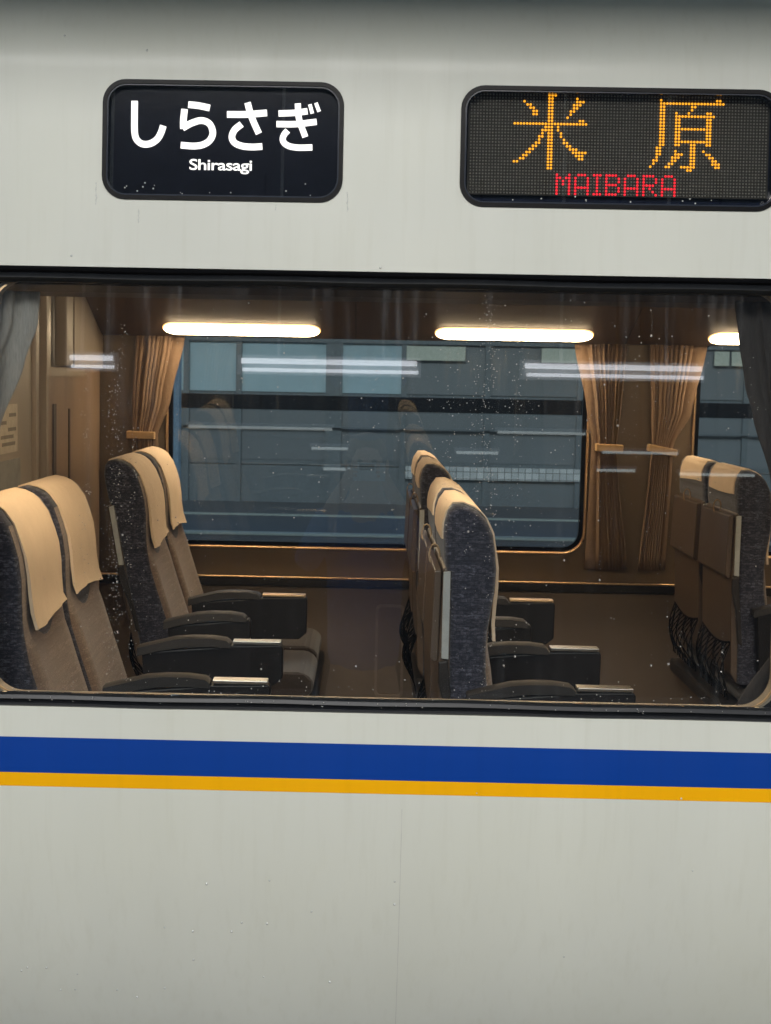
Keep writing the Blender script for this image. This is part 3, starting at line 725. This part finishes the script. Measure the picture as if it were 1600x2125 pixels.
curtain("curtain", [(.150, -.872, -.690), (-.10, -.885, -.745), (-.225, -.885, -.792), (-.32, -.885, -.79), (-.705, -.90, -.76)], 2.62, "brown curtain at the left end of the far window, behind the left seats", M['curtain'], 1, tie=((-.905, -.226), (-.800, -.228)), grp=g, yfun=yf)
g = "grey curtains hanging just inside the near window"
yn = lambda z: side(z)+.078
curtain("curtain", [(.165, -.875, -.676), (.10, -.88, -.680), (.02, -.90, -.706), (-.118, -.91, -.756), (-.35, -.93, -.80), (-.64, -.95, -.78)], .09, "grey curtain coloured as lit at the top left corner of the near window", M['curtain_lit'], 1, pleats=7, amp=.010, grp=g, yfun=yn)
curtain("curtain", [(.170, .742, .93), (.097, .752, .93), (.0, .768, .94), (-.06, .785, .95), (-.19, .825, .97), (-.42, .865, .985), (-.50, .862, .985), (-.66, .765, 1.0)], .09, "grey curtain coloured as shaded down the right edge of the near window", M['curtain_shaded'], -1, pleats=7, amp=.010, grp=g, yfun=yn, hem=.2)

# ------------------------------------------------------------------ water drops
rnd = random.Random(3)
def drop(mb, x, z, r, off, el=1.25):
    y = side(z)+off
    mb.sphere((x, y, z), r, 1, .55, el, 6, 4)
wd = MB()
for x0, z0, z1, n in ((-.50, .10, -.62, 150), (-.515, .07, -.55, 60), (-.47, -.1, -.62, 50), (.235, .17, -.20, 90), (.25, .15, -.62, 70), (.215, .1, -.35, 40), (.30, .12, -.35, 40), (.165, -.0, -.5, 25), (-.56, .0, -.4, 40)):
    for _ in range(int(n*1.5)):
        z = z0+(z1-z0)*rnd.random(); drop(wd, x0+.006*math.sin(z*23)+rnd.gauss(0, .005), z, rnd.uniform(.0005, .0012), gy)
for cx0, cz0, sx, sz, n in ((.20, -.03, .10, .10, 130), (.52, .0, .12, .14, 150), (.62, -.02, .10, .10, 60), (-.10, -.05, .12, .10, 50), (.0, -.25, .25, .18, 90), (.25, -.4, .2, .15, 60), (-.45, -.35, .08, .2, 120)):
    for _ in range(n):
        x, z = rnd.gauss(cx0, sx), rnd.gauss(cz0, sz)
        if -.73 < x < .81 and -.62 < z < .165: drop(wd, x, z, rnd.choice((.0004, .0005, .0007, .0009, .0014)), gy)
for _ in range(300):
    drop(wd, rnd.uniform(-.72, .80), rnd.uniform(-.635, .15), rnd.uniform(.0004, .0009), gy)
for _ in range(26):
    x, z = rnd.uniform(-.70, .79), rnd.uniform(-.60, .14); r = rnd.uniform(.0013, .0024); drop(wd, x, z, r, gy, 1.4)
    for q in range(rnd.randint(0, 6)): drop(wd, x+rnd.gauss(0, .002), z+.008+q*.009+rnd.random()*.006, rnd.uniform(.0004, .0010), gy)
for _ in range(160):
    drop(wd, rnd.uniform(-.72, .82), rnd.choice((rnd.uniform(-.64, -.60), rnd.uniform(-.656, -.645))), rnd.uniform(.0007, .0015), gy if rnd.random() < .5 else -.001)
tag(wd.build("rain_drops", M['drop'], None, smooth=True), "tiny rain drops scattered in trails over the window glass", "rain drops", kind="stuff")
bd = MB()
for x, z in [(-.366, -.823), (.233, -.823), (.333, -.823), (.642, -.825), (-.309, -1.03), (-.181, -1.019), (.073, -1.015), (-.397, -1.131), (-.339, -1.139), (-.259, -1.137), (-.238, -1.116), (-.186, -1.117), (-.095, -1.087), (.074, -1.066), (-.339, -1.207), (.426, -1.178), (-.056, -1.254), (-.687, -1.236), (-.7, -1.244), (-.647, -1.235), (-.583, -1.249), (-.621, -1.291), (-.59, -1.288), (-.502, -1.287), (-.402, -1.28), (-.461, -1.304), (.673, -.976), (-.417, -.752), (-.194, -1.245), (-.616, .665), (-.451, .638), (.019, .219), (-.595, .232)]:
    drop(bd, x, z, rnd.uniform(.0017, .0027), 0, 1.4)
for _ in range(14): drop(bd, rnd.uniform(-.50, -.08), .345+.012+abs(rnd.gauss(0, .012)), rnd.uniform(.0008, .0018), .002)
for _ in range(10): drop(bd, rnd.uniform(.2, .79), .342+.014+abs(rnd.gauss(0, .006)), rnd.uniform(.0008, .0018), .002)
for x, z, ln_ in ((-.548, .375, .045), (-.049, .365, .040), (-.462, .325, .03), (-.19, .338, .012), (.80, .60, .05)):
    for q in range(int(ln_/.004)): drop(bd, x+rnd.gauss(0, .0006), z-q*.004, rnd.uniform(.0005, .0011), 0, 3.2)
tag(bd.build("body_drops", M['bead'], None, smooth=True), "a few larger drops beading on the cream body side and the signs", "rain drops", kind="stuff")

# ------------------------------------------------------------------ platform on the photographer's side
MB().box((-30, -9.5, -2.6), (30, -.14, -1.5)).build("platform", M['platform'], None, kind="structure")
MB().box((-30, -.95, -1.5), (30, -.65, -1.494)).build("tactile_paving", M['tactile'], None, kind="structure")
MB().box((-60, -60, -2.75), (60, 80, -2.70)).build("ground", M['ballast'], None, kind="structure")
can = empty("platform_roof", (0, -4, 2.2), "grey roof over the platform behind the photographer", "roof")
MB().box((-30, -7.9, 5.3), (30, 1.6, 5.45)).build("roof_deck", M['canopy'], can)
for i in range(-6, 7): MB().box((i*3-.08, -7.8, 5.0), (i*3+.08, 1.5, 5.298)).build("roof_beam", M['dark_steel'], can)
MB().box((-30, -1.00, 1.13), (30, -.92, 1.70)).build("shade_fascia", M['canopy'], can)  # unseen board added to shade the top of the carriage side
for i in range(-8, 9): MB().box((i*3-1.53, -.98, 1.70), (i*3-1.47, -.94, 5.3)).build("shade_hanger", M['dark_steel'], can)
for i in range(-2, 3): MB().box((i*6+3-.11, -6.21, -1.5), (i*6+3+.11, -5.99, 5.0)).build("roof_post", M['fixture'], can)
bb = empty("backdrop_building", (0, -22, -2.7), "dark unseen building added behind the photographer to block low sky", "building")  # unseen, made tall to keep bright sky out of the glass reflections
MB().box((-40, -26, -2.7), (40, -22, 8.3)).build("wall", M['building'], bb)
for i in range(-8, 9):
    MB().box((i*3-1.0, -22.01, -.9), (i*3+1.0, -21.98, .9)).build("window", plain("far_pane", (.05, .06, .075), .1) if i == -8 else bpy.data.materials["far_pane"], bb)
LAMPS = [(-.866+i*1.924, 1.19) for i in range(0, 7)]+[(-2.03, .29)]+[(-4.6-i*1.924, 1.19) for i in range(0, 4)]
for xa, ln_ in LAMPS:
    lt = empty("fluorescent_lamp", (xa+ln_/2, -7.0, 1.0), {-.866: "twin tube lamp mirrored in the glass above the left part of the far window", 1.058: "twin tube lamp mirrored in the glass across the two brown curtains", -2.03: "short twin tube lamp mirrored in the glass over the bulkhead"}.get(round(xa, 3), "twin tube fluorescent lamp hanging over the platform behind the photographer"), "lamp", "fluorescent lamps in a row over the platform")
    w = MB(); w.tube([(xa, -7.008, .945), (xa+ln_, -7.008, .945)], .018, 8); w.build("tube", M['tube'], lt)
    w = MB(); w.tube([(xa+.01, -7.008, .885), (xa+ln_+.01, -7.008, .885)], .012, 8); w.build("tube", M['tube'], lt)
    w = MB(); w.box((xa-.03, -7.09, .86), (xa+ln_+.03, -7.05, .99)); w.box((xa+ln_*.2, -7.08, .99), (xa+ln_*.2+.02, -7.06, 5.3)); w.box((xa+ln_*.8, -7.08, .99), (xa+ln_*.8+.02, -7.06, 5.3)); w.build("fixture", M['fixture'], lt)

LINES = [(-.828, -.181, 1.21, "thin lamp line mirrored in the far window left of the photographer's reflection"),
 (-.648, -.198, .906, "short thin lamp line mirrored low beside the photographer's reflection"),
 (1.327, 1.943, 1.188, "short thin lamp line mirrored just right of the middle headrests"),
 (3.494, 4.614, 1.235, "thin lamp line mirrored just under the tieback bands of the brown curtains"),
 (4.628, 5.748, .93, "thin lamp line mirrored across the headrest covers of the right seats"),
 (3.412, 3.976, .965, "thin lamp line mirrored below the left tieback band"),
 (-2.671, -.528, 1.497, "long thin lamp line mirrored under the black beam in the left half"),
 (1.934, 3.236, 1.50, "long thin lamp line mirrored under the black beam in the right half")]
for i, (xa, xb, z, lb) in enumerate(LINES):
    lt = empty("wall_lamp", ((xa+xb)/2, -19.0, z), lb, "lamp", "single tube lamps on the far side of the platform behind the photographer")
    MB().tube([(xa, -18.97, z), (xb, -18.97, z)], .022, 8).build("tube", M['tube_dim'], lt)
    MB().box((xa-.03, -19.05, z+.02), (xb+.03, -18.95, z+.07)).build("fixture", M['fixture'], lt)
    MB().box(((xa+xb)/2-.02, -19.02, z+.07), ((xa+xb)/2+.02, -18.98, 5.3)).build("hanger", M['dark_steel'], lt)

# ------------------------------------------------------------------ what shows through the far window
for y in (5.0, 6.067, 8.9, 9.967):
    w = MB().box((-40, y-.035, -2.62), (40, y+.035, -2.5)); w.box((-40, y-.07, -2.7), (40, y+.07, -2.62)); tag(w.build("rail", M['rail'], None), {5.0: "nearest", 6.067: "second", 8.9: "third", 9.967: "farthest"}[y]+" steel rail on the tracks beyond the train", "rail", "rails beyond the train")
MB().box((-40, 11.2, -2.7), (40, 40, -1.52)).build("far_platform", plain('far_concrete', (.12, .125, .13), .7, scale=1), None, kind="structure")
MB().box((-40, 11.19, -1.5195), (40, 11.35, -1.50)).build("platform_edge", M['pale'], None, kind="structure")
MB().box((-40, 13.2, -1.5195), (40, 13.32, -1.505)).build("platform_line", M['pale'], None, kind="structure")
sc = empty("platform_screen", (0, 15, -1.52), "blue grey panelled screen wall with dark posts on the opposite platform", "screen wall")
def at15(px): return (px-765)*18.0/3064
xsn = [-6.5, -4.4, at15(390), at15(498), at15(694), at15(838), at15(1010), at15(1200), at15(1385), at15(1540), 6.4, 8.5]
for i, (a, b_) in enumerate(zip(xsn[:-1], xsn[1:])):
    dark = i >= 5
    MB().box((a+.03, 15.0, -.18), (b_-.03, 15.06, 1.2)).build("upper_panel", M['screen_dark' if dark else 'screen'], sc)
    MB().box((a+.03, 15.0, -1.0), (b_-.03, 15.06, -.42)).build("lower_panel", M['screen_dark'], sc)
    wd_ = .10 if i == 4 else .035
    MB().box((a-wd_, 14.96, -1.52), (a+wd_, 15.1, 1.3)).build("post", M['post_grey'], sc)
for z0, z1, y in ((-.60, -.585, 14.9), (-.42, -.18, 15.02), (-1.06, -1.0, 15.01), (.42, .47, 14.95)):
    MB().box((-6.5, y, z0), (8.5, y+.05, z1)).build("rail_bar", M['post_grey'], sc)
for a, b_ in ((842, 962), (1118, 1196), (1470, 1500), (1505, 1560)):
    MB().box((at15(a), 14.93, .23), (at15(b_), 14.96, .40)).build("pale_sign", M['pale'], sc)
MB().box((at15(845), 14.93, -1.20), (at15(1212), 15.02, -1.05)).build("tiled_strip", M['tiles'], sc)
MB().box((-6.5, 15.0, -1.519), (8.5, 15.1, -1.07)).build("base_wall", M['screen_low'], sc)
pst = empty('platform_post', (-1.54, 8.6, -2.7), 'pale blue post standing beyond the left end of the far window', 'post')
MB().box((-1.61, 8.55, -2.7), (-1.47, 8.7, 2.6)).build('post', plain('pale_blue_paint', (.30, .42, .50), .5), pst)
MB().box((-1.72, 8.45, -2.7), (-1.36, 8.8, -2.5)).build('post_foot', M['concrete'], pst)
bm_ = empty("steel_beam", (0, 9.0, -2.7), "black horizontal beam running across the view beyond the far windows", "beam")
MB().box((-9, 8.9, -.262), (9, 9.1, -.145)).build("beam", M['dark_steel'], bm_)
for x in (-8.9, 8.9): MB().box((x-.05, 8.95, -2.7), (x+.05, 9.05, -.262)).build("beam_post", M['dark_steel'], bm_)
fr4 = empty("far_roof", (0, 16, 2.6), "roof over the opposite platform", "roof")
MB().box((-20, 11.5, 2.6), (20, 22, 2.7)).build("roof_deck", M['canopy'], fr4)
MB().box((-20, 21.9, -1.52), (20, 22, 2.6)).build("back_wall", M['building'], fr4)

# ------------------------------------------------------------------ the photographer, seen only as a faint reflection
def skin(name, joints, links, mat, parent, root=0, sub=2):
    me = bpy.data.meshes.new(name); o_ = origin(parent)
    me.from_pydata([tuple(Vector(j[0])-o_) for j in joints], links, [])
    o = bpy.data.objects.new(name, me); C.objects.link(o); o.parent = parent
    sk = o.modifiers.new("skin", 'SKIN'); sk.use_smooth_shade = True
    for i, j in enumerate(joints):
        r = j[1]; me.skin_vertices[0].data[i].radius = r if isinstance(r, tuple) else (r, r)
        me.skin_vertices[0].data[i].use_root = (i == root)
    sb = o.modifiers.new("subdiv", 'SUBSURF'); sb.levels = sub; sb.render_levels = sub
    me.materials.append(mat); return o
M['skin_tone'] = plain("skin_tone", (.62, .42, .31), .55, var=.05)
M['jacket'] = plain("blue_jacket", (.10, .24, .55), .85, var=.15)
M['trousers'] = plain("dark_trousers", (.03, .03, .035), .9)
M['hair'] = plain("dark_hair", (.02, .015, .012), .6)
M['shoe'] = plain("shoe_leather", (.03, .028, .026), .5)
py = -3.33
pp = empty("person", (0, py, -1.5), "person in a blue jacket holding up a phone, faintly mirrored in the window glass", "person")
hd = [((0, py, -.95+.0), (.13, .10)), ((0, py, -.45), (.145, .105)), ((0, py, -.22), (.13, .09)), ((0, py+.01, -.13), .058), ((0, py+.02, -.03), (.075, .085)), ((0, py+.025, .06), (.078, .098)), ((0, py+.02, .12), (.055, .075))]
lk = [(0, 1), (1, 2), (2, 3), (3, 4), (4, 5), (5, 6)]
for sx in (-1, 1):
    b0 = len(hd); hd += [((sx*.17, py, -.20), .055), ((sx*.25, py+.10, -.40), .045), ((sx*.13, py+.25, -.14), .034), ((sx*.075, py+.295, -.045), .024), ((sx*.062, py+.305, -.005), (.017, .030))]
    lk += [(2, b0), (b0, b0+1), (b0+1, b0+2), (b0+2, b0+3), (b0+3, b0+4)]
    b1 = len(hd); hd += [((sx*.10, py, -1.0), .085), ((sx*.11, py+.02, -1.22), .055), ((sx*.12, py-.01, -1.44), .04), ((sx*.13, py+.12, -1.475), (.035, .022))]
    lk += [(0, b1), (b1, b1+1), (b1+1, b1+2), (b1+2, b1+3)]
skin("body", hd, lk, M['skin_tone'], pp)
for sx in (-1, 1):     # fingers closed on the phone's two ends, thumbs on its face
    for q, ln_ in enumerate((.020, .024, .022, .017)):
        z0 = .016-q*.016; a = Vector((sx*.062, py+.312, z0-.004))
        skin("finger", [(a, .008), (a+Vector((-sx*.004, .022, .002)), .0075), (a+Vector((-sx*.016, .036, .001)), .007), (a+Vector((-sx*(.016+ln_*.5), .034, -.001)), .006)], [(0, 1), (1, 2), (2, 3)], M['skin_tone'], pp, sub=1)
    a = Vector((sx*.060, py+.302, -.035))
    skin("thumb", [(a, .010), (a+Vector((-sx*.014, .008, .010)), .009), (a+Vector((-sx*.030, .010, .022)), .008)], [(0, 1), (1, 2)], M['skin_tone'], pp, sub=1)
jk = [((0, py, -.90), (.165, .125)), ((0, py, -.50), (.172, .128)), ((0, py, -.24), (.165, .11)), ((0, py, -.175), (.085, .08))]
jl = [(0, 1), (1, 2), (2, 3)]
for sx in (-1, 1):
    b0 = len(jk); jk += [((sx*.175, py, -.215), .075), ((sx*.255, py+.10, -.41), .060), ((sx*.14, py+.235, -.165), .045)]; jl += [(2, b0), (b0, b0+1), (b0+1, b0+2)]
skin("jacket", jk, jl, M['jacket'], pp)
tk = [((0, py, -.92), (.16, .12))]; tl = []
for sx in (-1, 1):
    b0 = len(tk); tk += [((sx*.095, py, -1.02), .095), ((sx*.11, py+.02, -1.22), .070), ((sx*.12, py-.01, -1.43), .055)]; tl += [(0, b0), (b0, b0+1), (b0+1, b0+2)]
skin("trousers", tk, tl, M['trousers'], pp)
MB().sphere((0, py-.008, .075), .098, .88, 1.05, 1.0, 16, 10).build("hair", M['hair'], pp, smooth=True)
w = MB()
for sx in (-1, 1): w.sphere((sx*.031, py+.105, .040), .011, 1, .6, .7, 8, 6)
w.build("eyes", M['hair'], pp, smooth=True)
MB().loft([[(-.010, py+.112, .005), (.010, py+.112, .005), (0, py+.130, .000)], [(-.004, py+.108, .045), (.004, py+.108, .045), (0, py+.114, .045)]]).build("nose", M['skin_tone'], pp, smooth=True)
MB().sphere((0, py+.106, -.030), .022, 1, .3, .28, 10, 6).build("mouth", plain("lip_tone", (.35, .13, .11), .5), pp, smooth=True)
for sx in (-1, 1):
    MB().sphere((sx*.088, py+.02, .030), .022, .35, .6, 1.2, 8, 6).build("ear", M['skin_tone'], pp, smooth=True)
    MB().box((sx*.13-.045, py-.06, -1.5), (sx*.13+.045, py+.19, -1.43)).build("shoe", M['shoe'], pp, bevel=.02)
ph_ = empty("phone", (0, -2.985, -.04), "dark phone held up in both hands, faintly mirrored in the window glass", "phone")
MB().box((-.055, -2.990, -.055), (.075, -2.982, .018)).build("phone_body", plain("phone_glass", (.55, .62, .68), .3), ph_, bevel=.003)
MB().box((-.030, -2.982, -.012), (.030, -2.979, .014)).build("lens_bar", M['dark_steel'], ph_, bevel=.001)
